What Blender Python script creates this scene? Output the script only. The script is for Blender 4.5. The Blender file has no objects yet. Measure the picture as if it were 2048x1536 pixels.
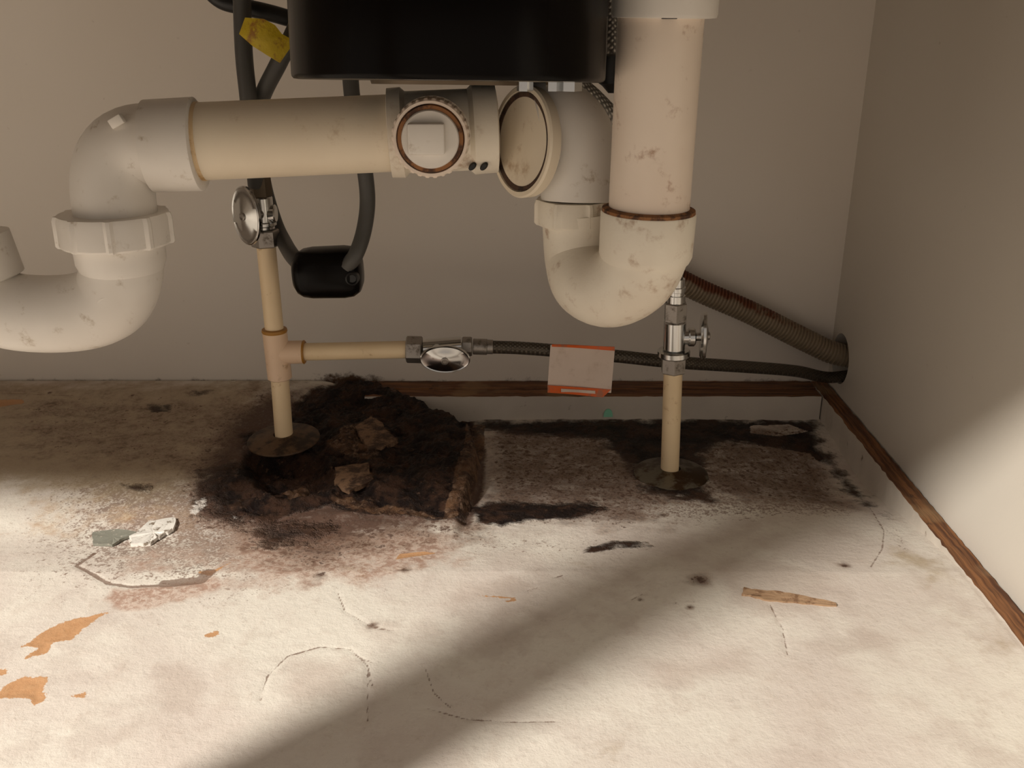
import bpy, bmesh, math, random
import numpy as np
from mathutils import Vector, Matrix
random.seed(7)
S = bpy.context.scene
C = S.collection
PI = math.pi

# ------------------------------------------------------------------ camera, world, sun, exposure
F, H, TH = 1910.0, 0.384, math.radians(21.3)
cd = bpy.data.cameras.new('camera'); cam = bpy.data.objects.new('camera', cd); C.objects.link(cam)
cam.location = (0, 0, H); cam.rotation_euler = (PI/2 - TH, 0, 0)
cd.sensor_width = 36; cd.lens = 36*F/2048; cd.clip_start = 0.01; cd.clip_end = 50
S.camera = cam
W = bpy.data.worlds.new('world'); S.world = W; W.use_nodes = True
W.node_tree.nodes['Background'].inputs[0].default_value = (1.0, 0.885, 0.775, 1)
W.node_tree.nodes['Background'].inputs[1].default_value = 0.41
sl = bpy.data.lights.new('room_lamp', 'POINT'); so = bpy.data.objects.new('room_lamp', sl); C.objects.link(so)
so.location = (-1.044, -.45, 1.165)
sl.energy = 165; sl.shadow_soft_size = .075; sl.color = (1.0, 0.93, 0.83)
S.view_settings.view_transform = 'Standard'; S.view_settings.look = 'None'
S.view_settings.exposure = 0.0; S.view_settings.gamma = 1.0; S.view_settings.use_curve_mapping = False

# ------------------------------------------------------------------ pixel ray to a point at a known depth
def ray(px, py):
    u = (px-1024)/F; v = (768-py)/F
    return Vector((u, math.cos(TH)+v*math.sin(TH), -math.sin(TH)+v*math.cos(TH)))
def at(px, py, Y):
    r = ray(px, py); t = Y/r.y
    return Vector((r.x*t, Y, H+r.z*t))
def onz(px, py, z):
    r = ray(px, py); t = (z-H)/r.z
    return Vector((r.x*t, r.y*t, z))

# ------------------------------------------------------------------ floor height
XR, YB = 0.329, 0.929         # right wall, back wall
BRK = [onz(745, 764, .026), onz(860, 800, .026), onz(940, 838, .026), onz(957, 900, .024), onz(940, 970, .024), onz(915, 1040, .024)]
def brk_x(Y):                 # X of the broken panel edge as a function of Y
    ys = np.array([p.y for p in BRK][::-1]); xs = np.array([p.x for p in BRK][::-1])
    return np.interp(Y, ys, xs)
def sm(a, b, x):
    t = np.clip((x-a)/(b-a), 0, 1); return t*t*(3-2*t)
def h0(X, Y):
    X = np.asarray(X, float); Y = np.asarray(Y, float)
    hr = .024*np.clip((.887-Y)/.32, 0, 1)**1.8
    hr = hr - .011*np.exp(-((Y-.76)/.075)**2)*sm(.17, .30, X)
    hl = .024 + .003*sm(.87, .9, Y)
    m = sm(-.004, .004, brk_x(Y)-X) * sm(.60, .70, Y)
    return hr*(1-m)+hl*m
def gnd(px, py, up=0.0):
    z = .015
    for _ in range(12):
        p = onz(px, py, z); z = .5*z + .5*(float(h0(p.x, p.y))+up)
    return onz(px, py, z)

# ------------------------------------------------------------------ materials
def lin(c): return tuple(((v/255)/12.92 if v/255 <= .04045 else ((v/255+.055)/1.055)**2.4) for v in c) + (1,)
def newmat(name):
    m = bpy.data.materials.new(name); m.use_nodes = True
    nt = m.node_tree; b = nt.nodes['Principled BSDF']
    return m, nt, b
def N(nt, t, **kw):
    n = nt.nodes.new(t)
    for k, v in kw.items(): setattr(n, k, v)
    return n
def noise(nt, scale, detail=4, rough=.55, vec=None):
    n = N(nt, 'ShaderNodeTexNoise'); n.inputs['Scale'].default_value = scale
    n.inputs['Detail'].default_value = detail; n.inputs['Roughness'].default_value = rough
    if vec is not None: nt.links.new(vec, n.inputs['Vector'])
    return n.outputs['Fac']
def math_(nt, op, a, b=None, clamp=False):
    n = N(nt, 'ShaderNodeMath', operation=op); n.use_clamp = clamp
    for i, v in enumerate((a, b)):
        if v is None: continue
        if isinstance(v, (int, float)): n.inputs[i].default_value = v
        else: nt.links.new(v, n.inputs[i])
    return n.outputs[0]
def mix(nt, fac, a, b):
    n = N(nt, 'ShaderNodeMix', data_type='RGBA')
    if isinstance(fac, (int, float)): n.inputs[0].default_value = fac
    else: nt.links.new(fac, n.inputs[0])
    for i, v in ((6, a), (7, b)):
        if isinstance(v, tuple): n.inputs[i].default_value = v if len(v) == 4 else v+(1,)
        else: nt.links.new(v, n.inputs[i])
    return n.outputs[2]
def step(nt, v, a, b):
    n = N(nt, 'ShaderNodeMapRange', interpolation_type='SMOOTHSTEP'); nt.links.new(v, n.inputs[0])
    n.inputs[1].default_value = a; n.inputs[2].default_value = b
    return n.outputs[0]
def coords(nt, kind='Object', scale=None):
    t = N(nt, 'ShaderNodeTexCoord').outputs[kind]
    if scale:
        mp = N(nt, 'ShaderNodeMapping'); mp.inputs['Scale'].default_value = scale
        nt.links.new(t, mp.inputs[0]); return mp.outputs[0]
    return t
def bump(nt, b, hgt, dist=.0005, strength=.6):
    n = N(nt, 'ShaderNodeBump'); n.inputs['Distance'].default_value = dist; n.inputs['Strength'].default_value = strength
    nt.links.new(hgt, n.inputs['Height']); nt.links.new(n.outputs[0], b.inputs['Normal'])

def plain(name, col, rough=.5, metal=0, dirt=None, dscale=60, damt=(.5, .75), bscale=0, bd=.0003, spec=None, mott=.0):
    m, nt, b = newmat(name)
    col = col if len(col) == 4 else col+(1,)
    c = coords(nt)
    out = None
    if dirt:
        f = step(nt, noise(nt, dscale, 6, .65, c), *damt)
        f2 = step(nt, noise(nt, dscale*.3, 3, .5, c), .3, .7)
        base = mix(nt, math_(nt, 'MULTIPLY', f2, mott), col, dirt+(1,) if len(dirt) == 3 else dirt)
        out = mix(nt, f, base, dirt)
        nt.links.new(out, b.inputs['Base Color'])
    else: b.inputs['Base Color'].default_value = col
    b.inputs['Roughness'].default_value = rough; b.inputs['Metallic'].default_value = metal
    if spec is not None: b.inputs['Specular IOR Level'].default_value = spec
    if bscale: bump(nt, b, noise(nt, bscale, 4, .6, c), bd)
    return m
M = {}
M['pvc_white'] = plain('pvc_white', (.83, .79, .73), .38, dirt=(.42, .33, .23), dscale=70, damt=(.59, .78), bscale=300, bd=.0001, mott=.12)
M['pvc_yellow'] = plain('pvc_yellow', (.83, .735, .58), .42, dirt=(.45, .30, .17), dscale=45, damt=(.58, .80), bscale=250, bd=.0001, mott=.18)
M['pvc_pink'] = plain('pvc_pink', (.88, .76, .64), .42, dirt=(.40, .22, .13), dscale=55, damt=(.58, .76), bscale=250, bd=.0001, mott=.15)
M['pvc_trap'] = plain('pvc_trap', (.86, .80, .68), .45, dirt=(.45, .31, .21), dscale=60, damt=(.54, .76), bscale=220, bd=.00035, mott=.25)
M['rust_ring'] = plain('rust_ring', (.30, .13, .045), .75, dirt=(.07, .03, .015), dscale=120, damt=(.45, .6), bscale=400)
M['cpvc'] = plain('cpvc', (.90, .72, .47), .4, dirt=(.55, .36, .17), dscale=90, damt=(.58, .75), mott=.15)
M['cpvc_pink'] = plain('cpvc_pink', (.86, .64, .46), .42, dirt=(.5, .32, .17), dscale=80, damt=(.6, .75), mott=.15)
M['primer'] = plain('primer', (.74, .55, .32), .45, dirt=(.50, .30, .12), dscale=60, damt=(.48, .66))
M['glue'] = plain('glue', (.42, .20, .03), .4)
M['chrome'] = plain('chrome', (.60, .60, .59), .17, 1, dirt=(.25, .22, .18), dscale=160, damt=(.60, .75))
M['dull_metal'] = plain('dull_metal', (.36, .33, .30), .42, .8, dirt=(.12, .10, .08), dscale=120, damt=(.5, .7))
M['dark_metal'] = plain('dark_metal', (.12, .09, .06), .5, .7)
M['black_gloss'] = plain('black_gloss', (.004, .003, .0025), .25, spec=.09)
M['black_matte'] = plain('black_matte', (.008, .008, .008), .45)
M['rubber'] = plain('rubber', (.075, .072, .066), .5, bscale=500, bd=.0002)
M['yellow'] = plain('yellow', (.68, .50, .02), .5, dirt=(.40, .19, .02), dscale=80, damt=(.50, .62), bscale=120, bd=.002)
M['tag'] = plain('tag', (.74, .62, .54), .5, dirt=(.45, .32, .24), dscale=45, damt=(.5, .8), bscale=90, bd=.001, mott=.3)
M['orange'] = plain('orange', (.75, .13, .02), .5, dirt=(.45, .16, .08), dscale=90, damt=(.5, .65))
M['teal'] = plain('teal', (.30, .72, .52), .5)
M['wood_chip'] = plain('wood_chip', (.42, .27, .16), .8, dirt=(.22, .12, .065), dscale=150, damt=(.50, .68), bscale=400, bd=.0006)
M['rot_chip'] = plain('rot_chip', (.085, .043, .025), .75, dirt=(.035, .018, .012), dscale=110, damt=(.42, .6), bscale=250, bd=.0015)
M['rot_tan'] = plain('rot_tan', (.24, .14, .08), .75, dirt=(.05, .025, .015), dscale=110, damt=(.42, .62), bscale=250, bd=.0015)
M['flake_white'] = plain('flake_white', (.80, .77, .72), .6, dirt=(.25, .2, .15), dscale=200, damt=(.55, .65), bscale=300, bd=.0008)
M['flake_grey'] = plain('flake_grey', (.24, .24, .20), .7, dirt=(.5, .45, .38), dscale=300, damt=(.6, .7), bscale=300, bd=.0006)
M['escut_rust'] = plain('escut_rust', (.13, .075, .04), .55, .3, dirt=(.03, .017, .01), dscale=70, damt=(.42, .62), bscale=200, bd=.0006)
M['escut_metal'] = plain('escut_metal', (.20, .18, .14), .38, .75, dirt=(.07, .04, .02), dscale=60, damt=(.42, .58), bscale=200, bd=.0004)

def braid(name, c1, c2, sc):
    m, nt, b = newmat(name)
    c = coords(nt)
    w1 = N(nt, 'ShaderNodeTexWave', bands_direction='DIAGONAL'); w1.inputs['Scale'].default_value = sc
    nt.links.new(c, w1.inputs[0])
    mp = N(nt, 'ShaderNodeMapping'); mp.inputs['Scale'].default_value = (-1, 1, 1); nt.links.new(c, mp.inputs[0])
    w2 = N(nt, 'ShaderNodeTexWave', bands_direction='DIAGONAL'); w2.inputs['Scale'].default_value = sc
    nt.links.new(mp.outputs[0], w2.inputs[0])
    f = math_(nt, 'MULTIPLY', w1.outputs['Fac'], w2.outputs['Fac'])
    nt.links.new(mix(nt, f, c1, c2), b.inputs['Base Color'])
    b.inputs['Metallic'].default_value = .6; b.inputs['Roughness'].default_value = .42
    bump(nt, b, f, .0006)
    return m
M['braid_dark'] = braid('braid_dark', (.075, .062, .048), (.15, .13, .10), 160)
M['braid_steel'] = braid('braid_steel', (.10, .09, .08), (.50, .47, .42), 160)

def wallmat(name, col, spots=False):
    m, nt, b = newmat(name)
    c = coords(nt)
    f = step(nt, noise(nt, 2.2, 3, .5, c), .3, .7)
    base = mix(nt, f, col, tuple(v*k for v, k in zip(col, (.93, .91, .88))))
    g = step(nt, noise(nt, 70, 3, .6, c), .70, .78)
    base = mix(nt, math_(nt, 'MULTIPLY', g, .25), base, (.25, .16, .10, 1))
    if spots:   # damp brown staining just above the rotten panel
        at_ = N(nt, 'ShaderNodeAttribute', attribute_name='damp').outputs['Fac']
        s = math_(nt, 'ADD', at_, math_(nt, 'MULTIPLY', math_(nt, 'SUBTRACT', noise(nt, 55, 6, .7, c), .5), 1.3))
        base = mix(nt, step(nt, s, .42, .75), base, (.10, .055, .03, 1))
    nt.links.new(base, b.inputs['Base Color'])
    b.inputs['Roughness'].default_value = .55; b.inputs['Specular IOR Level'].default_value = .3
    bump(nt, b, noise(nt, 400, 3, .5, c), .0002, .4)
    return m
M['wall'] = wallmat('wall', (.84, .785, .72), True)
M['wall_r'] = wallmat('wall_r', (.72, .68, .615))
M['white_face'] = plain('white_face', (.66, .60, .53), .5, dirt=(.16, .11, .07), dscale=60, damt=(.63, .75), bscale=200, bd=.0004, mott=.15)
M['kitchen'] = plain('kitchen', (.52, .46, .40), .5)
M['cabinet'] = plain('cabinet', (.36, .31, .26), .5)

def woodmat():
    m, nt, b = newmat('raw_edge')
    at_ = N(nt, 'ShaderNodeAttribute', attribute_name='along').outputs['Vector']
    mp = N(nt, 'ShaderNodeMapping'); mp.inputs['Scale'].default_value = (14, 260, 1); nt.links.new(at_, mp.inputs[0])
    f = step(nt, noise(nt, 1.0, 4, .6, mp.outputs[0]), .35, .65)
    base = mix(nt, f, (.085, .030, .011, 1), (.27, .115, .042, 1))
    g = step(nt, noise(nt, 50, 5, .7, coords(nt)), .58, .72)
    base = mix(nt, g, base, (.045, .022, .012, 1))
    g2 = step(nt, noise(nt, 16, 3, .6, coords(nt)), .55, .7)
    base = mix(nt, math_(nt, 'MULTIPLY', g2, .6), base, (.36, .22, .11, 1))
    nt.links.new(base, b.inputs['Base Color']); b.inputs['Roughness'].default_value = .7
    bump(nt, b, f, .0008)
    return m
M['raw_edge'] = woodmat()

def conduit_mat():
    m, nt, b = newmat('conduit')
    a = N(nt, 'ShaderNodeAttribute', attribute_name='rusty').outputs['Fac']
    c = coords(nt)
    v = math_(nt, 'ADD', a, math_(nt, 'MULTIPLY', math_(nt, 'SUBTRACT', noise(nt, 60, 5, .6, c), .5), .9))
    base = mix(nt, step(nt, v, .45, .65), (.30, .235, .16, 1), (.17, .055, .025, 1))
    nt.links.new(base, b.inputs['Base Color']); b.inputs['Roughness'].default_value = .55
    return m
M['conduit'] = conduit_mat()

def floor_mat():
    m, nt, b = newmat('floor_paint')
    c = coords(nt)
    A = N(nt, 'ShaderNodeAttribute', attribute_name='stain_a'); B = N(nt, 'ShaderNodeAttribute', attribute_name='stain_b')
    sa = N(nt, 'ShaderNodeSeparateColor'); nt.links.new(A.outputs['Color'], sa.inputs[0])
    sb = N(nt, 'ShaderNodeSeparateColor'); nt.links.new(B.outputs['Color'], sb.inputs[0])
    rot, brown, peel = sa.outputs[0], sa.outputs[1], sa.outputs[2]; pink = A.outputs['Alpha']
    line, pale, yel = sb.outputs[0], sb.outputs[1], sb.outputs[2]; tan = B.outputs['Alpha']
    n_lo = noise(nt, 9, 4, .55, c); n_mid = noise(nt, 45, 6, .65, c); n_hi = noise(nt, 190, 6, .72, c); n_x = noise(nt, 520, 4, .7, c)
    Cc = N(nt, 'ShaderNodeAttribute', attribute_name='stain_c'); sc = N(nt, 'ShaderNodeSeparateColor'); nt.links.new(Cc.outputs['Color'], sc.inputs[0])
    layer, grit, patch = sc.outputs[0], sc.outputs[1], sc.outputs[2]
    def thr(v, nz, amp, lo, hi):
        return step(nt, math_(nt, 'ADD', v, math_(nt, 'MULTIPLY', math_(nt, 'SUBTRACT', nz, .5), amp)), lo, hi)
    base = mix(nt, step(nt, n_lo, .35, .65), (.80, .755, .675, 1), (.70, .625, .565, 1))
    base = mix(nt, math_(nt, 'MULTIPLY', step(nt, n_mid, .50, .68), .35), base, (.62, .53, .46, 1))
    base = mix(nt, math_(nt, 'MULTIPLY', step(nt, n_hi, .52, .72), .30), base, (.50, .41, .35, 1))
    n_pt = noise(nt, 20, 5, .6, c)
    base = mix(nt, math_(nt, 'MULTIPLY', thr(patch, n_pt, .9, .4, .75), .6), base, (.56, .47, .41, 1))
    base = mix(nt, math_(nt, 'MULTIPLY', step(nt, n_pt, .50, .66), .45), base, (.56, .475, .42, 1))
    # wet grit around the rot
    gg = thr(grit, math_(nt, 'ADD', math_(nt, 'MULTIPLY', n_hi, .5), math_(nt, 'MULTIPLY', n_x, .5)), 3.2, .80, 1.05)
    base = mix(nt, math_(nt, 'MULTIPLY', gg, .75), base, (.20, .115, .08, 1))
    # specks
    base = mix(nt, math_(nt, 'MULTIPLY', step(nt, n_hi, .705, .74), .8), base, (.13, .08, .055, 1))
    # yellow mildew; at the back left a wash of grime and painted shade
    base = mix(nt, math_(nt, 'MULTIPLY', thr(yel, n_mid, 1.0, .35, .8), .80), base, (.44, .345, .225, 1))
    # pink-brown scuffed paint
    base = mix(nt, math_(nt, 'MULTIPLY', thr(pink, n_mid, 1.1, .4, .8), .85), base, mix(nt, step(nt, n_hi, .42, .60), (.40, .235, .17, 1), (.66, .53, .45, 1)))
    # tan/ochre wash
    base = mix(nt, math_(nt, 'MULTIPLY', thr(tan, n_mid, 1.2, .4, .85), .8), base, mix(nt, step(nt, n_hi, .42, .60), (.42, .23, .10, 1), (.74, .60, .44, 1)))
    # brown seepage, carrying some painted shade at the back left
    fb = thr(brown, n_mid, 1.15, .35, .95)
    base = mix(nt, math_(nt, 'MULTIPLY', fb, .88), base, mix(nt, step(nt, n_hi, .38, .62), (.085, .042, .026, 1), (.42, .31, .24, 1)))
    fb2 = math_(nt, 'MULTIPLY', thr(brown, n_hi, 1.9, .75, 1.0), 1.0)
    base = mix(nt, math_(nt, 'MULTIPLY', fb2, .85), base, (.07, .032, .022, 1))
    # bare hardboard where the paint peeled
    base = mix(nt, thr(peel, n_hi, 1.1, .46, .54), base, mix(nt, n_hi, (.50, .25, .115, 1), (.62, .38, .21, 1)))
    # hairline cracks / stain outlines
    base = mix(nt, math_(nt, 'MULTIPLY', thr(line, n_hi, .8, .45, .65), .8), base, (.20, .125, .09, 1))
    # white flaked paint
    base = mix(nt, thr(pale, n_hi, 1.2, .45, .6), base, (.80, .75, .70, 1))
    # black rot
    fr = thr(rot, n_mid, 1.15, .38, .70)
    rc = mix(nt, step(nt, n_mid, .44, .62), (.012, .006, .005, 1), (.068, .033, .020, 1))
    rc = mix(nt, step(nt, n_hi, .57, .68), rc, (.15, .085, .055, 1))
    rc = mix(nt, step(nt, n_x, .70, .74), rc, (.55, .45, .42, 1))
    base = mix(nt, fr, base, rc)
    ly = math_(nt, 'MULTIPLY', thr(layer, n_mid, .7, .4, .6), .9)
    lc = mix(nt, step(nt, n_mid, .40, .62), (.040, .019, .012, 1), (.20, .105, .055, 1))
    lc = mix(nt, step(nt, n_hi, .50, .62), lc, (.26, .165, .11, 1))
    base = mix(nt, ly, base, lc)
    nt.links.new(base, b.inputs['Base Color'])
    rg = math_(nt, 'SUBTRACT', .62, math_(nt, 'MULTIPLY', fr, .17))
    nt.links.new(rg, b.inputs['Roughness'])
    b.inputs['Specular IOR Level'].default_value = .25
    hh = math_(nt, 'ADD', math_(nt, 'MULTIPLY', n_hi, math_(nt, 'ADD', math_(nt, 'MULTIPLY', fr, 2.0), .4)), math_(nt, 'MULTIPLY', n_mid, math_(nt, 'ADD', math_(nt, 'MULTIPLY', fr, 3.0), .5)))
    bump(nt, b, hh, .0022, .8)
    return m
M['floor'] = floor_mat()

# ------------------------------------------------------------------ mesh helpers (all take world coordinates)
def shade(me, ang=35):
    for p in me.polygons: p.use_smooth = True
    me.set_sharp_from_angle(angle=math.radians(ang))
def link(name, bm, mat, parent=None, ang=35, fix=True):
    if fix: bmesh.ops.recalc_face_normals(bm, faces=bm.faces)
    me = bpy.data.meshes.new(name)
    if parent is not None:
        w = Vector((0, 0, 0)); q = parent
        while q: w += q.location; q = q.parent
        bmesh.ops.translate(bm, verts=bm.verts, vec=-w)
    bm.to_mesh(me); bm.free()
    mats = mat if isinstance(mat, (list, tuple)) else [mat]
    for k in mats: me.materials.append(M[k])
    shade(me, ang)
    o = bpy.data.objects.new(name, me); C.objects.link(o)
    if parent is not None: o.parent = parent
    return o
def thing(name, label, cat, loc, group=None):
    o = bpy.data.objects.new(name, None); C.objects.link(o); o.location = loc; o.empty_display_size = .02
    o['label'] = label; o['category'] = cat
    if group: o['group'] = group
    return o
def tag(o, label, cat, group=None):
    o['label'] = label; o['category'] = cat
    if group: o['group'] = group
    # move the origin to the object's centre base
    me = o.data; vs = [v.co for v in me.vertices]
    c = Vector((sum(v.x for v in vs)/len(vs), sum(v.y for v in vs)/len(vs), min(v.z for v in vs)))
    me.transform(Matrix.Translation(-c)); o.location = c
    return o
def struct(o): o['kind'] = 'structure'; return o

def frames(path):
    P = [Vector(p) for p in path]; T = []
    for i in range(len(P)):
        a = P[max(i-1, 0)]; b = P[min(i+1, len(P)-1)]; T.append((b-a).normalized())
    u = T[0].orthogonal().normalized(); out = []
    for i, t in enumerate(T):
        u = (u - t*u.dot(t)).normalized(); out.append((P[i], t, u, t.cross(u)))
    return out
def catmull(pts, n=10):
    P = [Vector(p) for p in pts]; P = [P[0]*2-P[1]] + P + [P[-1]*2-P[-2]]; out = []
    for i in range(1, len(P)-2):
        for k in range(n):
            t = k/n
            out.append(.5*((2*P[i])+(P[i+1]-P[i-1])*t+(2*P[i-1]-5*P[i]+4*P[i+1]-P[i+2])*t*t+(3*P[i]-P[i-1]-3*P[i+1]+P[i+2])*t**3))
    out.append(P[-2]); return out
def tube(bm, path, r, seg=24, cap=True, rf=None):
    fr = frames(path); rings = []
    for i, (p, t, u, v) in enumerate(fr):
        rr = r[i] if isinstance(r, (list, tuple)) else r
        ring = []
        for k in range(seg):
            a = 2*PI*k/seg; q = rr if rf is None else rf(i, a, rr)
            ring.append(bm.verts.new(p+(u*math.cos(a)+v*math.sin(a))*q))
        rings.append(ring)
    for a, b in zip(rings, rings[1:]):
        for k in range(seg): bm.faces.new((a[k], a[(k+1) % seg], b[(k+1) % seg], b[k]))
    if cap: bm.faces.new(rings[0][::-1]); bm.faces.new(rings[-1])
    return rings
def basis(ax, up=None):
    ax = Vector(ax).normalized()
    if up is None: u = ax.orthogonal().normalized()
    else: u = (Vector(up)-ax*Vector(up).dot(ax)).normalized()
    return ax, u, ax.cross(u)
def lathe(bm, o, ax, prof, seg=32, rf=None, up=None, su=1, sv=1, cap=True):
    """prof: list of (t along axis, radius)"""
    o = Vector(o); ax, u, v = basis(ax, up); rings = []
    for i, (t, r) in enumerate(prof):
        if r < 1e-6: rings.append([bm.verts.new(o+ax*t)]); continue
        ring = []
        for k in range(seg):
            a = 2*PI*k/seg; q = r if rf is None else r*rf(a, i)
            ring.append(bm.verts.new(o+ax*t+u*(math.cos(a)*q*su)+v*(math.sin(a)*q*sv)))
        rings.append(ring)
    for a, b in zip(rings, rings[1:]):
        for k in range(seg):
            k2 = (k+1) % seg
            if len(a) == 1 and len(b) == 1: continue
            if len(a) == 1: bm.faces.new((a[0], b[k2], b[k]))
            elif len(b) == 1: bm.faces.new((a[k], a[k2], b[0]))
            else: bm.faces.new((a[k], a[k2], b[k2], b[k]))
    if cap:
        if len(rings[0]) > 1: bm.faces.new(rings[0][::-1])
        if len(rings[-1]) > 1: bm.faces.new(rings[-1])
def cyl(bm, a, b, r, seg=24, bev=0):
    a = Vector(a); b = Vector(b); L = (b-a).length
    pr = [(0, r), (L, r)] if not bev else [(0, r-bev), (bev, r), (L-bev, r), (L, r-bev)]
    lathe(bm, a, b-a, pr, seg)
def box(bm, lo, hi, bev=0):
    lo = Vector(lo); hi = Vector(hi)
    r = bmesh.ops.create_cube(bm, size=1, matrix=Matrix.Translation((lo+hi)/2) @ Matrix.Diagonal((*(hi-lo), 1)))
    if bev:
        es = {e for v in r['verts'] for e in v.link_edges}
        bmesh.ops.bevel(bm, geom=list(es), offset=bev, segments=2, affect='EDGES', profile=.5)
def hexnut(bm, a, b, r, up=None, seg=6):
    a = Vector(a); b = Vector(b); L = (b-a).length; e = r*.08
    lathe(bm, a, b-a, [(0, r-e), (e, r), (L-e, r), (L, r-e)], seg, up=up)
B = bmesh.new

# ------------------------------------------------------------------ numpy noise and polygon fields for the floor
rng = np.random.RandomState(3)
LAT = rng.rand(256, 256)
def vnoise(x, y):
    xi = np.floor(x).astype(int); yi = np.floor(y).astype(int); fx = x-xi; fy = y-yi
    fx = fx*fx*(3-2*fx); fy = fy*fy*(3-2*fy)
    g = lambda a, b: LAT[a % 256, b % 256]
    return (g(xi, yi)*(1-fx)+g(xi+1, yi)*fx)*(1-fy)+(g(xi, yi+1)*(1-fx)+g(xi+1, yi+1)*fx)*fy
def fbm(x, y, s, o=4):
    r = 0; a = .5; t = 0
    for k in range(o): r = r+a*vnoise(x*s+17*k, y*s+31*k); t += a; a *= .55; s *= 2.03
    return r/t
def segdist(X, Y, pts, closed=True):
    d = np.full(X.shape, 9.0); n = len(pts)
    for i in range(n if closed else n-1):
        ax, ay = pts[i]; bx, by = pts[(i+1) % n]
        vx, vy = bx-ax, by-ay; L = vx*vx+vy*vy+1e-12
        t = np.clip(((X-ax)*vx+(Y-ay)*vy)/L, 0, 1)
        d = np.minimum(d, np.hypot(X-ax-t*vx, Y-ay-t*vy))
    return d
def inside(X, Y, pts):
    r = np.zeros(X.shape, bool); n = len(pts)
    for i in range(n):
        ax, ay = pts[i]; bx, by = pts[(i+1) % n]
        if ay == by: continue
        r ^= ((ay > Y) != (by > Y)) & (X < (bx-ax)*(Y-ay)/(by-ay)+ax)
    return r
def G(pix): return [(gnd(*p).x, gnd(*p).y) for p in pix]
def poly(X, Y, pix, w, k=1.0):
    p = G(pix); d = segdist(X, Y, p); d = np.where(inside(X, Y, p), -d, d)
    return k*np.clip(.5-d/w, 0, 1)
def stroke(X, Y, pix, r, w):
    return np.clip(.5-(segdist(X, Y, G(pix), False)-r)/w, 0, 1)

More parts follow.
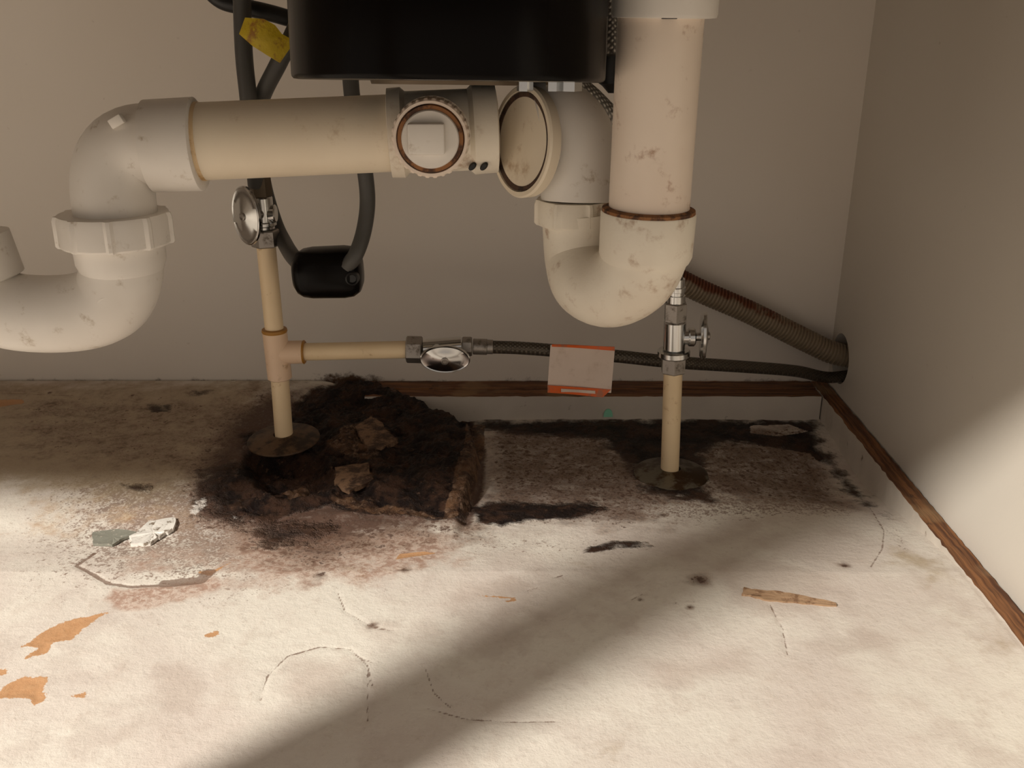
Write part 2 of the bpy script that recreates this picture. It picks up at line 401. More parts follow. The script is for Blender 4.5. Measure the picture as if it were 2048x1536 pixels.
# ------------------------------------------------------------------ setting
def build_floor():
    xs = np.concatenate([np.linspace(-1.08, -.60, 12)[:-1], np.arange(-.60, XR-.0005, .00135), [XR-.0005]])
    ys = np.concatenate([np.linspace(.24, .385, 10)[:-1], np.arange(.385, YB-.0012, .00135), [YB-.001]])
    X, Y = np.meshgrid(xs, ys)
    hole = poly(X, Y, [(500, 905), (560, 915), (640, 912), (655, 945), (640, 980), (590, 990), (530, 975), (495, 940)], .014)
    rotp = [(445, 960), (470, 930), (492, 900), (480, 865), (560, 850), (590, 800), (640, 772), (760, 772), (860, 800), (945, 842), (958, 900), (945, 970), (925, 1040), (860, 1040),
            (790, 1030), (720, 1025), (650, 1010), (580, 1030), (520, 1040), (480, 1030), (450, 1020), (440, 990)]
    rot = poly(X, Y, rotp, .022)
    rot = np.maximum(rot, poly(X, Y, [(935, 1000), (1010, 1005), (1100, 1008), (1190, 1005), (1215, 1020), (1150, 1040), (1060, 1045), (1000, 1055), (950, 1045)], .022, .95))
    rot = np.maximum(rot, poly(X, Y, [(950, 840), (1180, 838), (1630, 838), (1650, 900), (1700, 960), (1765, 1030), (1700, 990), (1655, 930), (1560, 895), (1450, 885), (1400, 910), (1420, 940), (1410, 1000), (1290, 985), (1262, 930), (1200, 880), (1060, 868), (960, 858)], .045, .98))
    rot = np.maximum(rot, poly(X, Y, [(1215, 1082), (1300, 1080), (1325, 1098), (1240, 1102), (1160, 1110), (1175, 1092)], .010, .62))
    rot = np.maximum(rot, poly(X, Y, [(380, 780), (420, 776), (440, 795), (370, 800)], .03, .55))
    rot = np.maximum(rot, poly(X, Y, [(290, 805), (350, 805), (345, 825), (295, 825)], .012, .6))
    rot = np.maximum(rot, poly(X, Y, [(225, 962), (300, 970), (320, 995), (250, 985)], .02, .62))
    rot = np.maximum(rot, poly(X, Y, [(480, 1030), (640, 1035), (700, 1050), (640, 1085), (560, 1100), (520, 1110), (490, 1080)], .05, .68))
    rot = np.maximum(rot, poly(X, Y, [(372, 948), (440, 915), (510, 895), (530, 1040), (480, 1070), (400, 1050), (362, 1000)], .05, .66))
    rot = np.where(poly(X, Y, [(1430, 905), (1520, 890), (1620, 905), (1665, 950), (1690, 1000), (1600, 1010), (1440, 1000), (1415, 950)], .012) > .5, rot*.3, rot)
    rot = np.where(poly(X, Y, [(1500, 850), (1580, 848), (1615, 862), (1560, 872), (1500, 866)], .008) > .5, rot*.3, rot)
    pg = lambda *a, **k: poly(X, Y, *a, **k)
    brown = pg([(330, 935), (400, 830), (500, 770), (960, 800), (1000, 1020), (1000, 1090), (820, 1100), (700, 1120), (560, 1140), (440, 1105), (340, 1070)], .10, 1.0)
    brown = np.maximum(brown, pg([(380, 1020), (900, 1040), (920, 1090), (760, 1130), (640, 1170), (540, 1160), (440, 1110)], .09, .84))
    brown = np.maximum(brown, pg([(930, 838), (1640, 838), (1700, 940), (1760, 1030), (1400, 1010), (1300, 1080), (1100, 1070), (940, 1060)], .07, .80))
    brown = np.maximum(brown, stroke(X, Y, [(930, 838), (957, 900), (950, 970), (925, 1045)], .010, .010))
    brown = np.maximum(brown, pg([(370, 960), (470, 920), (500, 1040), (400, 1060), (360, 1020)], .03, 1.0))
    brown = np.maximum(brown, pg([(-60, 765), (560, 765), (500, 930), (400, 990), (180, 965), (-60, 930)], .11, .66))  # back-left floor: stain, with the shade there put into the colour too
    brown = np.maximum(brown, pg([(1760, 1050), (1830, 1080), (1835, 1110), (1800, 1105)], .02, .62))
    for px, py, r in ((100, 785, .004), (265, 790, .003), (1210, 790, .004), (1325, 1030, .007), (1240, 980, .005), (1690, 1130, .006), (1400, 1160, .010), (1280, 1200, .003), (1380, 1215, .003), (640, 1150, .007), (810, 1140, .005), (745, 1250, .004)):
        g = gnd(px, py); brown = np.maximum(brown, np.clip(1-np.hypot(X-g.x, Y-g.y)/(r*2), 0, 1))
    peels = [[(45, 1292), (95, 1258), (150, 1236), (215, 1224), (170, 1252), (145, 1278), (105, 1285), (95, 1305), (50, 1316), (75, 1295)],
             [(-20, 1395), (15, 1368), (50, 1352), (95, 1354), (88, 1380), (92, 1395), (68, 1410), (55, 1395), (0, 1396)],
             [(-20, 1340), (15, 1337), (12, 1350), (-20, 1354)], [(140, 1388), (170, 1384), (172, 1390), (143, 1394)], [(410, 1268), (435, 1261), (434, 1270), (412, 1274)],
             [(-10, 800), (45, 798), (50, 806), (-10, 815)]]
    peel = 0*X
    for p in peels: peel = np.maximum(peel, pg(p, .008))
    for p in ([(950, 1190), (1035, 1196), (1030, 1200), (960, 1194)], [(1010, 1202), (1032, 1198), (1034, 1203), (1012, 1207)], [(800, 1108), (850, 1104), (880, 1108), (830, 1114), (790, 1120)], [(390, 1142), (430, 1137), (470, 1120), (420, 1150)]):
        peel = np.maximum(peel, pg(p, .004, .85))
    pink = pg([(215, 1172), (330, 1168), (430, 1148), (455, 1165), (400, 1195), (300, 1215), (240, 1228), (205, 1200)], .016)
    pink = np.maximum(pink, pg([(420, 1040), (960, 1050), (940, 1130), (760, 1180), (520, 1190), (400, 1150)], .06, .82))
    pink = np.maximum(pink, pg([(180, 1105), (430, 1080), (440, 1130), (330, 1160), (220, 1160)], .03, .62))
    pink = np.maximum(pink, pg([(760, 1090), (960, 1060), (930, 1110), (860, 1160), (760, 1130)], .04, .65))
    tan = pg([(0, 960), (260, 985), (460, 1000), (430, 1090), (200, 1070), (130, 1120), (0, 1080)], .08, .62)
    tan = np.maximum(tan, pg([(170, 1000), (420, 990), (400, 1050), (200, 1060)], .03, .6))
    tan = np.maximum(tan, pg([(560, 1120), (900, 1100), (860, 1170), (600, 1180)], .05, .45))
    st = lambda *a: stroke(X, Y, *a)
    line = st([(190, 1104), (152, 1130), (214, 1165), (262, 1172), (330, 1168)], .0016, .0035)
    line = np.maximum(line, st([(330, 1165), (400, 1158), (418, 1142)], .0050, .006))
    for pts in ([(675, 1185), (690, 1222), (720, 1240), (750, 1256), (790, 1262)], [(850, 1335), (868, 1385), (900, 1415)], [(850, 1415), (930, 1438), (1010, 1443), (1110, 1443)],
                [(520, 1400), (535, 1350), (575, 1310), (640, 1292), (700, 1298), (735, 1330), (745, 1370)], [(735, 1340), (735, 1440)],
                [(1740, 1015), (1768, 1060), (1765, 1095), (1742, 1132)], [(1540, 1210), (1565, 1260), (1575, 1310)], [(150, 790), (0, 786)], [(950, 955), (1010, 955)], [(1430, 905), (1520, 918)],
                [(1055, 1182), (1075, 1176)], [(1110, 1156), (1125, 1152)], [(1262, 1200), (1285, 1188)], [(735, 1250), (760, 1254)], [(715, 1312), (745, 1325)], [(790, 1140), (825, 1138)]):
        line = np.maximum(line, st(pts, .0006, .0030))
    for i in range(60):
        px = random.uniform(0, 2000); py = random.uniform(1050, 1530)
        if px > 1900 or random.random() < .2: continue
        a = random.uniform(-.5, .5); L = random.uniform(3, 14)
        line = np.maximum(line, .8*st([(px, py), (px+L*math.cos(a), py+L*math.sin(a)*.4)], .0002, .0014))
    pale = pg([(255, 1075), (300, 1045), (350, 1038), (345, 1070), (300, 1080), (270, 1092)], .012)
    pale = np.maximum(pale, pg([(380, 1000), (415, 985), (425, 1010), (390, 1035), (370, 1025)], .012, .6))
    pale = np.maximum(pale, pg([(455, 1010), (475, 1005), (480, 1040), (460, 1035)], .008, .6))
    yel = pg([(1780, 1090), (1850, 1105), (1910, 1160), (1860, 1165), (1790, 1130)], .05, .9)
    yel = np.maximum(yel, pg([(1900, 1190), (2048, 1290), (2048, 1380), (1950, 1280)], .06, .7))
    yel = np.maximum(yel, pg([(-80, 765), (560, 765), (480, 950), (330, 1000), (200, 990), (-80, 960)], .12, 1.1))  # wide back-left wash: grime plus shade painted into the colour
    yel = np.maximum(yel, pg([(1150, 1125), (1220, 1130), (1200, 1150), (1150, 1145)], .03, .8))
    yel = np.maximum(yel, pg([(1150, 1460), (1300, 1470), (1250, 1530), (1100, 1530)], .06, .6))
    layer = pg([(938, 846), (968, 850), (966, 900), (955, 940), (948, 980), (935, 1020), (900, 1038), (885, 1030), (905, 985), (915, 930), (930, 890)], .008, 1.25)
    layer = np.maximum(layer, pg([(655, 995), (700, 990), (760, 1000), (830, 1015), (905, 1030), (850, 1036), (780, 1024), (700, 1012)], .008, .9))
    layer = np.maximum(layer, pg([(672, 935), (735, 925), (750, 960), (700, 985), (668, 970)], .012, .9))
    layer = np.maximum(layer, pg([(560, 960), (600, 945), (645, 960), (640, 975), (580, 978)], .010, .8))
    layer = np.maximum(layer, pg([(650, 880), (690, 850), (760, 830), (800, 880), (740, 920), (690, 910)], .016, .85))
    layer = np.maximum(layer, pg([(770, 775), (850, 790), (940, 830), (925, 845), (850, 812), (780, 795)], .008, .7))
    grit = pg([(0, 900), (480, 900), (960, 1040), (1320, 1080), (1300, 1130), (900, 1130), (700, 1190), (420, 1240), (0, 1200)], .16, 1.0)
    grit = np.maximum(grit, pg([(950, 840), (1640, 840), (1760, 1040), (1400, 1060), (950, 1060)], .06, .9))
    grit = np.maximum(grit, pg([(1740, 1040), (1800, 1050), (1850, 1110), (1790, 1110)], .04, 1.0))
    patch = pg([(290, 1320), (380, 1305), (440, 1360), (400, 1450), (320, 1430)], .03, .8)
    for q in ([(520, 1400), (540, 1340), (620, 1292), (720, 1310), (745, 1380), (700, 1430), (560, 1430)], [(1400, 1110), (1500, 1090), (1700, 1150), (1600, 1260), (1420, 1230)], [(860, 1180), (1050, 1140), (1100, 1180), (900, 1230)],
              [(1250, 1310), (1500, 1280), (1560, 1360), (1300, 1400)], [(480, 1255), (570, 1255), (560, 1285), (500, 1280)], [(30, 1230), (90, 1220), (100, 1250), (40, 1260)], [(1700, 1230), (1850, 1280), (1800, 1340), (1680, 1300)]):
        patch = np.maximum(patch, pg(q, .04, .78))
    # relief
    Z = h0(X, Y)
    rf = np.clip(rot*1.3-.25, 0, 1)
    core = poly(X, Y, rotp, .03)
    Z = Z + rf*((fbm(X, Y, 60, 4)-.5)*.010+(fbm(X+3, Y, 220, 3)-.5)*.005)*np.where(core > .4, 1, .30)
    Z = Z - .006*core*sm(.35, .75, fbm(X+1, Y+2, 32, 3))*sm(.0, .5, core)
    Z = Z - hole*.013 + .0016*layer*(core > .2)
    Z = Z - .0018*np.clip(sm(.6, 1, peel), 0, 1)*0.3 - .0006*line
    Z = Z + (fbm(X, Y, 7, 3)-.5)*.003*sm(.929, .86, Y)*sm(XR-.01, XR-.08, X)
    # lip of lifted laminate in front of the rot
    lip = stroke(X, Y, [(690, 1030), (740, 1022), (800, 1030), (860, 1044), (910, 1044)], .004, .008)
    Z = Z + .003*lip*(rot < .55)
    Z = np.where(X > XR-.020, np.minimum(Z, .0235), Z)
    led = (Y > .880) & (X > brk_x(Y)+.003); Z = np.where(led, np.minimum(Z, .004), Z); Z = np.where(Y > YB-.0028, -.006, Z)
    ny, nx = X.shape
    V = np.stack([X, Y, Z], -1).reshape(-1, 3).astype('f4')
    idx = np.arange(ny*nx).reshape(ny, nx)
    Q = np.stack([idx[:-1, :-1], idx[:-1, 1:], idx[1:, 1:], idx[1:, :-1]], -1).reshape(-1, 4)
    me = bpy.data.meshes.new('floor')
    me.vertices.add(len(V)); me.vertices.foreach_set('co', V.ravel())
    me.loops.add(Q.size); me.loops.foreach_set('vertex_index', Q.ravel().astype('i4'))
    me.polygons.add(len(Q)); me.polygons.foreach_set('loop_start', np.arange(0, Q.size, 4, dtype='i4'))
    me.update(calc_edges=True)
    me.polygons.foreach_set('use_smooth', np.ones(len(Q), bool))
    for nm, ch in (('stain_a', (rot, brown, peel, pink)), ('stain_b', (line, pale, yel, tan)), ('stain_c', (layer, grit, patch, patch))):
        a = me.attributes.new(nm, 'FLOAT_COLOR', 'POINT')
        a.data.foreach_set('color', np.stack(ch, -1).reshape(-1).astype('f4'))
    me.materials.append(M['floor'])
    o = bpy.data.objects.new('floor', me); C.objects.link(o); return struct(o)
build_floor()

def build_back_wall():
    xs = np.linspace(-1.1, XR+.001, 240); zs = np.concatenate([np.linspace(-.03, .14, 50), [.62]])
    X, Z = np.meshgrid(xs, zs); ny, nx = X.shape
    V = np.stack([X, 0*X+YB+.001, Z], -1).reshape(-1, 3)
    # soft damp field just above the rotten panel
    a = at(640, 740, YB); b = at(760, 755, YB)
    d = np.hypot((X-(a.x+b.x)/2)/.10, (Z-.022)/.030)
    damp = .75*np.clip(1-d, 0, 1)
    a2 = at(1040, 745, YB)
    damp = np.maximum(damp, .42*np.clip(1-np.hypot((X-a2.x)/.12, (Z-.028)/.016), 0, 1))
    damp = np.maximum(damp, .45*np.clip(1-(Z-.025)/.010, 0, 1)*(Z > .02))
    idx = np.arange(ny*nx).reshape(ny, nx)
    Q = np.stack([idx[:-1, :-1], idx[:-1, 1:], idx[1:, 1:], idx[1:, :-1]], -1).reshape(-1, 4)
    me = bpy.data.meshes.new('wall_back'); me.from_pydata([tuple(v) for v in V.tolist()], [], [tuple(q) for q in Q.tolist()])
    at_ = me.attributes.new('damp', 'FLOAT', 'POINT'); at_.data.foreach_set('value', damp.ravel().astype('f4'))
    me.materials.append(M['wall'])
    o = bpy.data.objects.new('wall_back', me); C.objects.link(o); struct(o)
build_back_wall()

HY, HZ, HR = .901, .060, .0255       # hole in the right wall for the hoses
def build_right_wall():
    bm = B(); t = .016
    outer = [(.24, -.01), (YB+.002, -.01), (YB+.002, .62), (.24, .62)]
    n = 40; circ = [(HY+HR*.96*math.cos(2*PI*k/n), HZ+HR*math.sin(2*PI*k/n)) for k in range(n)]
    rings = []
    for x in (XR, XR+t):
        vo = [bm.verts.new((x, y, z)) for y, z in outer]; vc = [bm.verts.new((x, y, z)) for y, z in circ]
        es = [bm.edges.new((vo[i], vo[(i+1) % 4])) for i in range(4)]+[bm.edges.new((vc[i], vc[(i+1) % n])) for i in range(n)]
        bmesh.ops.triangle_fill(bm, edges=es, use_beauty=True); rings.append((vo, vc))
    for j in (0, 1):
        a, b = rings[0][j], rings[1][j]
        for i in range(len(a)): bm.faces.new((a[i], a[(i+1) % len(a)], b[(i+1) % len(a)], b[i]))
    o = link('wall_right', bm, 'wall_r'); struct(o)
    bm = B(); box(bm, (XR+t+.001, .70, -.01), (XR+.20, YB+.05, .30))      # dim neighbouring cabinet behind the hole
    bmesh.ops.delete(bm, geom=[f for f in bm.faces if f.calc_center_median().x < XR+t+.002], context='FACES')
    struct(link('wall_neighbour', bm, 'cabinet'))
build_right_wall()
for nm, lo, hi in (('wall_left', (-1.12, .24, -.01), (-1.10, YB, .62)), ('ceiling', (-1.12, .22, .62), (XR+.03, YB+.02, .64))):
    bm = B(); box(bm, lo, hi); struct(link(nm, bm, 'cabinet'))
bm = B(); box(bm, (-1.14, .20, -.05), (XR+.22, YB+.06, -.028)); struct(link('floor_leak_slab', bm, 'cabinet'))  # unseen slab added to stop light leaking in beneath the floor
bm = B(); box(bm, (-1.14, YB+.02, -.03), (XR+.22, YB+.03, .64)); struct(link('wall_behind', bm, 'cabinet'))
bm = B(); box(bm, (-3, -3.0, -.16), (2.5, .19, -.12)); struct(link('floor_kitchen', bm, 'kitchen'))
# face frame of the cabinet, in front of the view
bm = B(); box(bm, (-1.12, .312, .393), (XR+.03, .330, .62), .001); struct(link('trim_1', bm, 'cabinet'))
bm = B(); box(bm, (-.302, .232, -.01), (-.218, .25, .470), .001); struct(link('trim_2', bm, 'cabinet'))

# raised ledge boards: white face, raw brown top edge
def board(name, lo, hi, axis, parent=None, n=60, seed=0, jit=.0007, face=True):
    """bar with a slightly ragged top edge; material 0 = white face, 1 = raw edge"""
    rr = random.Random(seed); bm = B(); lo = Vector(lo); hi = Vector(hi)
    lay = bm.verts.layers.float_vector.new('along')
    secs = []
    for i in range(n+1):
        t = i/n; s = []
        z1 = hi.z+rr.uniform(-jit, 0); dz = rr.uniform(-jit, jit)*.6
        for (q, z) in ((0, lo.z), (1, lo.z), (1, z1), (0, z1)):
            if axis == 'x': p = Vector((lo.x+(hi.x-lo.x)*t, (lo.y if q == 0 else hi.y)+(dz if q == 0 else 0), z))
            else: p = Vector(((lo.x if q == 0 else hi.x)+(dz if q == 0 else 0), lo.y+(hi.y-lo.y)*t, z))
            v = bm.verts.new(p); v[lay] = (p.x, p.y, 0) if axis == 'x' else (p.y, p.x, 0); s.append(v)
        secs.append(s)
    for a, b in zip(secs, secs[1:]):
        for k in range(4):
            f = bm.faces.new((a[k], b[k], b[(k+1) % 4], a[(k+1) % 4])); f.material_index = 0 if (k == 3 and face) else 1
    bm.faces.new(secs[0][::-1]); bm.faces.new(secs[-1])
    return link(name, bm, ['white_face', 'raw_edge'], parent)
LX0 = at(735, 770, .91).x
led = bpy.data.objects.new('trim_3', None); C.objects.link(led); led.location = (LX0, .90, 0); struct(led)
board('plank', (LX0, .887, -.014), (.3105, .9065, .0250), 'x', led, seed=1)
board('plank', (LX0, .9080, -.004), (.3105, .9285, .0255), 'x', led, seed=2, face=False)
led2 = bpy.data.objects.new('trim_4', None); C.objects.link(led2); led2.location = (.32, .6, 0); struct(led2)
board('plank', (.3115, .24, -.022), (.3272, .9285, .0255), 'y', led2, n=120, seed=3, jit=.0012)

# ------------------------------------------------------------------ garbage disposer (black drum)
tilt = math.atan2(.384-.3526, .46)
dc = at(900, 168, .565); DR = .0875
ax = Vector((.012, math.sin(tilt), math.cos(tilt))).normalized()
bott = Vector((dc.x, .565, .384-.565*math.tan(tilt)+.002))
d = thing('garbage_disposer', 'black glossy waste disposer drum hanging above the white drain pipe', 'disposer', bott)
bm = B(); lathe(bm, bott, ax, [(0, DR-.004), (.0004, DR-.0012), (.0016, DR-.0002), (.003, DR), (.20, DR), (.212, DR-.008)], 64); link('body', bm, 'black_gloss', d)
bm = B(); lathe(bm, bott, ax, [(.210, DR-.02), (.22, .045), (.235, .040), (.235, .055), (.25, .055), (.25, .04)], 48); link('mounting_neck', bm, 'dull_metal', d)
bm = B(); lathe(bm, bott, ax, [(-.002, .040), (-.002, .044), (.001, .045)], 48); link('bottom_plate', bm, 'dark_metal', d)
bm = B()
for px in (1050, 1108, 1142):
    p = at(px, 172, .53); cyl(bm, p+Vector((0, 0, -.0025)), p+Vector((0, 0, .006)), .0045 if px != 1142 else .006, 6)
link('screw_heads', bm, 'chrome', d)
# ------------------------------------------------------------------ drain run: pipe, elbow, tee with cleanout, sweep elbow
YP = .640; RP = .0245
A1 = at(385, 284, YP-.01); A2 = at(800, 266, YP); axd = (A2-A1).normalized()
dr = thing('drain_pipe', 'yellowed horizontal plastic drain pipe with round cleanout cap under the black drum', 'drain pipe', at(600, 280, YP))
bm = B(); cyl(bm, A1-axd*.012, A2, RP, 40); link('pipe', bm, 'pvc_yellow', dr)['label'] = 'yellowed straight pipe'
bm = B(); q0 = at(384, 284, YP-.01); lathe(bm, q0, axd, [(0, RP+.0001), (.001, RP+.0005), (.0065, RP+.0004), (.0072, RP+.0001)], 40, cap=False); link('primer_stain', bm, 'primer', dr)
# elbow on the left
e_hub = at(335, 290, YP-.012); e_dn = at(236, 400, .625)
corner = at(222, 292, .630)
def arcpath(a, c, b, n=14):
    return [a*(1-t)**2+c*2*t*(1-t)+b*t**2 for t in [i/n for i in range(n+1)]]
ep = arcpath(at(318, 291, YP-.012), corner+Vector((-.002, 0, .004)), at(228, 400, .622))
bm = B(); tube(bm, [ep[0]+axd*.006]+ep+[ep[-1]+Vector((0, 0, -.012))], [RP+.0015]*(len(ep)+2), 40); el = link('elbow', bm, 'pvc_white', dr)
bm = B(); lathe(bm, at(297, 293, YP-.012), axd, [(0, RP+.001), (.001, RP+.0045), (.0315, RP+.0050), (.0325, RP+.0035), (.0325, RP)], 40); link('hub', bm, 'pvc_white', el)
bm = B(); q = at(232, 243, .605); box(bm, q-Vector((.0045, .001, .003)), q+Vector((.0045, .0035, .003)), .0008)
bmesh.ops.rotate(bm, cent=q, matrix=Matrix.Rotation(math.radians(-28), 3, 'Y'), verts=bm.verts); link('lug', bm, 'pvc_white', el)
# cleanout tee
TC = at(862, 268, YP)
bm = B()
tf = at(862, 275, .600)
TJ = at(862, 268, YP)
lathe(bm, at(778, 267, YP), axd, [(0, RP), (.0005, RP+.0038), (.009, RP+.0042), (.012, RP+.0015), (.052, RP+.0015), (.055, RP+.0042), (.070, RP+.0036), (.071, RP-.002)], 44)
cyl(bm, TJ, at(864, 272, .606), RP-.0005, 40)
te = link('tee', bm, 'pvc_trap', dr)
cax = (Vector((0, 0, H+.02))-tf).normalized(); cax = Vector((.02, -1, -.02)).normalized()
bm = B(); NR = .0232
def knurl(a, i): return 1+(.026*(1 if (a*30/(2*PI)) % 1 < .45 else 0) if i in (1, 2) else 0)
lathe(bm, tf-cax*.008, cax, [(0, NR-.002), (.0005, NR), (.013, NR), (.0145, NR-.0008), (.0145, NR-.0024), (.010, NR-.0032)], 240, knurl, cap=False)
cn = link('cleanout_nut', bm, 'pvc_pink', dr)
bm = B(); lathe(bm, tf+cax*.002, cax, [(0, NR-.0025), (.0055, NR-.0034), (.0055, NR-.0055), (0.001, NR-.006)], 64); link('dirt_ring', bm, 'rust_ring', cn)
bm = B(); lathe(bm, tf+cax*.002, cax, [(0, NR-.0056), (.0062, NR-.0057), (.0072, NR-.0064), (.0072, 0)], 64); pl = link('cleanout_plug', bm, 'pvc_white', dr)
bm = B(); q = tf+cax*.0115+Vector((-.0020, 0, .001)); box(bm, q-Vector((.0112, .005, .0092)), q+Vector((.0112, .004, .0092)), .0016); link('plug_square', bm, 'pvc_white', pl)
bm = B()   # pair of small dark discs under the tee
for px in (945, 968): q = at(px, 333, .622); lathe(bm, q+Vector((0, .006, 0)), (0, -1, 0), [(0, .0032), (.006, .0032), (.007, .002)], 12, su=1, sv=.6)
link('dark_discs', bm, 'black_matte', te)
# sweep elbow to the right with two hub rims
s0 = at(960, 268, YP); s1 = at(1150, 262, YP-.012); s2 = at(1160, 400, YP-.012)
sp = arcpath(at(1088, 250, YP-.004), at(1168, 222, YP-.006), s2, 18)
bm = B(); tube(bm, sp, [RP+.0045-.003*min(1, i/6) for i in range(len(sp))], 44); se = link('sweep_elbow', bm, 'pvc_white', dr)
def rim(name, c, axv, r, w, mat, par, su=1, sv=1, th=.0035):
    bm = B(); lathe(bm, c, axv, [(0, r-th), (0, r), (w, r), (w, r-th)], 64, up=(0, 0, 1), su=su, sv=sv); return link(name, bm, mat, par)
hax = Vector((-.84, -.52, .10)).normalized(); hcn = at(1046, 284, YP-.018); HRR = .0345
bm = B(); lathe(bm, hcn-hax*.012, hax, [(0, RP+.002), (.006, HRR-.002), (.0115, HRR-.0022), (.0115, HRR-.0045), (.0108, HRR-.005), (.0108, 0)], 64); hb = link('hub', bm, 'pvc_white', se)
bm = B(); lathe(bm, hcn-hax*.0055, hax, [(0, HRR-.003), (.0, HRR), (.0065, HRR+.0005), (.0078, HRR-.0006), (.0078, HRR-.0032), (.006, HRR-.0036)], 64); link('hub_rim', bm, 'pvc_yellow', hb)
bm = B(); lathe(bm, hcn-hax*.0008, hax, [(0, HRR-.0072), (.0016, HRR-.0068), (.0024, HRR-.0040), (0, HRR-.0036)], 64); link('hub_seam', bm, 'rot_chip', hb)

def slipnut(bm, o, axv, R, L, n=8, up=None):
    def lug(a, i):
        t = (a*n/(2*PI)) % 1
        return 1.0 + (.055 if t < .16 else 0)
    lathe(bm, o, axv, [(0, R-.004), (0, R-.0012), (.0015, R), (L-.003, R), (L, R-.001), (L, R-.004)], n*12, lug, up=up)
# ------------------------------------------------------------------ left trap
YT = .620
lt = thing('drain_trap', 'white plastic trap bend at the left edge, under the ribbed nut', 'drain trap', at(150, 700, YT))
p = [at(243, 470, YT), at(243, 520, YT), at(242, 555, YT), at(222, 598, YT), at(170, 622, YT), at(90, 628, YT), at(10, 618, YT), at(-45, 580, YT), at(-62, 530, YT), at(-68, 480, YT)]
p = catmull(p, 8)
bm = B(); tube(bm, p, .0262, 44); tb = link('trap_bend', bm, 'pvc_white', lt)
bm = B(); lathe(bm, at(243, 522, YT), (0, 0, 1), [(-.006, .0262), (0, .0285), (.012, .0288), (.012, .02)], 44); link('collar', bm, 'pvc_white', tb)
bm = B(); a = at(210, 610, YT-.0255); lathe(bm, a+Vector((0, .003, 0)), (0.1, -1, -.15), [(0, .0055), (.003, .0052), (.003, .0042), (.0022, .004), (.0022, 0)], 32); link('mould_mark', bm, 'pvc_white', tb)
bm = B(); lathe(bm, at(-45, 560, YT), Vector((-.10, 0, 1)), [(0, .0262), (.002, .0295), (.030, .0275), (.030, .02)], 44); link('inlet_hub', bm, 'pvc_white', lt)
bm = B(); n0 = at(228, 462, YT); slipnut(bm, n0+Vector((.001, 0, -.0085)), Vector((.0, .02, 1)), .0352, .0205, 9, up=(.25, -1, 0)); link('slip_nut', bm, 'pvc_white', lt)
# ------------------------------------------------------------------ right trap
rt = thing('drain_trap', 'cream plastic trap bend under the tall vertical drain pipe', 'drain trap', at(1230, 640, .59))
YR = .575; YL = YP-.012
p = [at(1297, 425, YR), at(1294, 470, YR), at(1290, 505, YR), at(1268, 550, YR+.006), at(1222, 576, YR+.018), at(1180, 562, YR+.034), at(1166, 520, YL-.004), at(1162, 470, YL), at(1160, 420, YL)]
p = catmull(p, 8)
n = len(p)
bm = B(); tube(bm, p, [.0268-.0015*min(1, max(0, (i-12)/20)) for i in range(n)], 44); tb2 = link('trap_bend', bm, 'pvc_trap', rt)
bm = B(); lathe(bm, at(1297, 423, YR), (at(1290, 520, YR)-at(1297, 423, YR)), [(0, .022), (0, .0283), (.0012, .0288), (.026, .0285), (.030, .0268)], 48); link('hub', bm, 'pvc_trap', rt)
bm = B(); slipnut(bm, at(1147, 447, YL), (0, 0, 1), .0250, .0165, 7, up=(.35, -1, 0)); link('slip_nut', bm, 'pvc_trap', rt)
bm = B(); lathe(bm, at(1297, 421, YR), (.02, 0, 1), [(-.0006, .0282), (.0012, .0280), (.0022, .0255)], 48); link('glue_line', bm, 'rust_ring', rt)
bm = B(); a = at(1162, 580, YR+.006); lathe(bm, a+Vector((0, .005, 0)), (-.25, -1, -.1), [(0, .0045), (.003, .0042), (.003, .003), (.002, .0028), (.002, 0)], 24, su=1.3, sv=.8, up=(0, 0, 1)); link('mould_mark', bm, 'pvc_pink', tb2)
# ------------------------------------------------------------------ vertical pipe
vp = thing('vertical_pipe', 'tall cream vertical drain pipe with rust line at its foot, right of black drum', 'drain pipe', at(1297, 418, YR))
vb = at(1298, 418, YR); vt = at(1322, 30, YR); va = (vt-vb).normalized()
bm = B(); cyl(bm, vb-va*.005, vt+va*.12, .0243, 48); link('pipe', bm, 'pvc_pink', vp)
bm = B(); lathe(bm, at(1328, 35, YR), va, [(-.0005, .0245), (0, .0292), (.002, .0298), (.05, .0298), (.052, .028)], 48); cp = link('coupling', bm, 'pvc_white', vp)
bm = B(); q = at(1339, 33, YR-.0262); box(bm, q-Vector((.0042, .001, .0013)), q+Vector((.0042, .002, .0013)), .0004); link('notch', bm, 'black_matte', cp)

# ------------------------------------------------------------------ supply pipes, valves
def cone_handle(par, c, nrm, R, ratio, up, mat='chrome'):
    bm = B(); lathe(bm, c, nrm, [(-.0045, .3*R), (-.004, .85*R), (-.002, R), (0, R), (.0007, .96*R), (.0002, .90*R), (.0012, .6*R), (.0026, .3*R), (.003, 0)], 48, up=up, sv=ratio)
    h = link('handle', bm, mat, par)
    bm = B(); lathe(bm, Vector(c)+Vector(nrm).normalized()*.0022, nrm, [(0, .0034), (.0016, .0032), (.0020, .0022), (.0012, .0018), (.0012, 0)], 16); link('screw', bm, 'dull_metal', h)
YS = .775
g1 = gnd(568, 880, .0); sb = at(568, 878, YS)
sp1 = thing('supply_pipe', 'tan plastic supply pipe with tee rising from the rotten hole', 'supply pipe', sb)
t_top = at(549, 662, YS); t_bot = at(560, 757, YS); v1 = at(532, 490, YS+.003)
bm = B(); cyl(bm, sb-Vector((0, 0, .012)), t_bot+Vector((0, 0, .004)), .0079, 28); link('pipe', bm, 'cpvc', sp1)
bm = B(); cyl(bm, t_top-Vector((0, 0, .004)), v1+Vector((0, 0, .004)), .0079, 28); link('pipe', bm, 'cpvc', sp1)
bm = B(); cyl(bm, t_bot, t_top, .0104, 32, .0008)
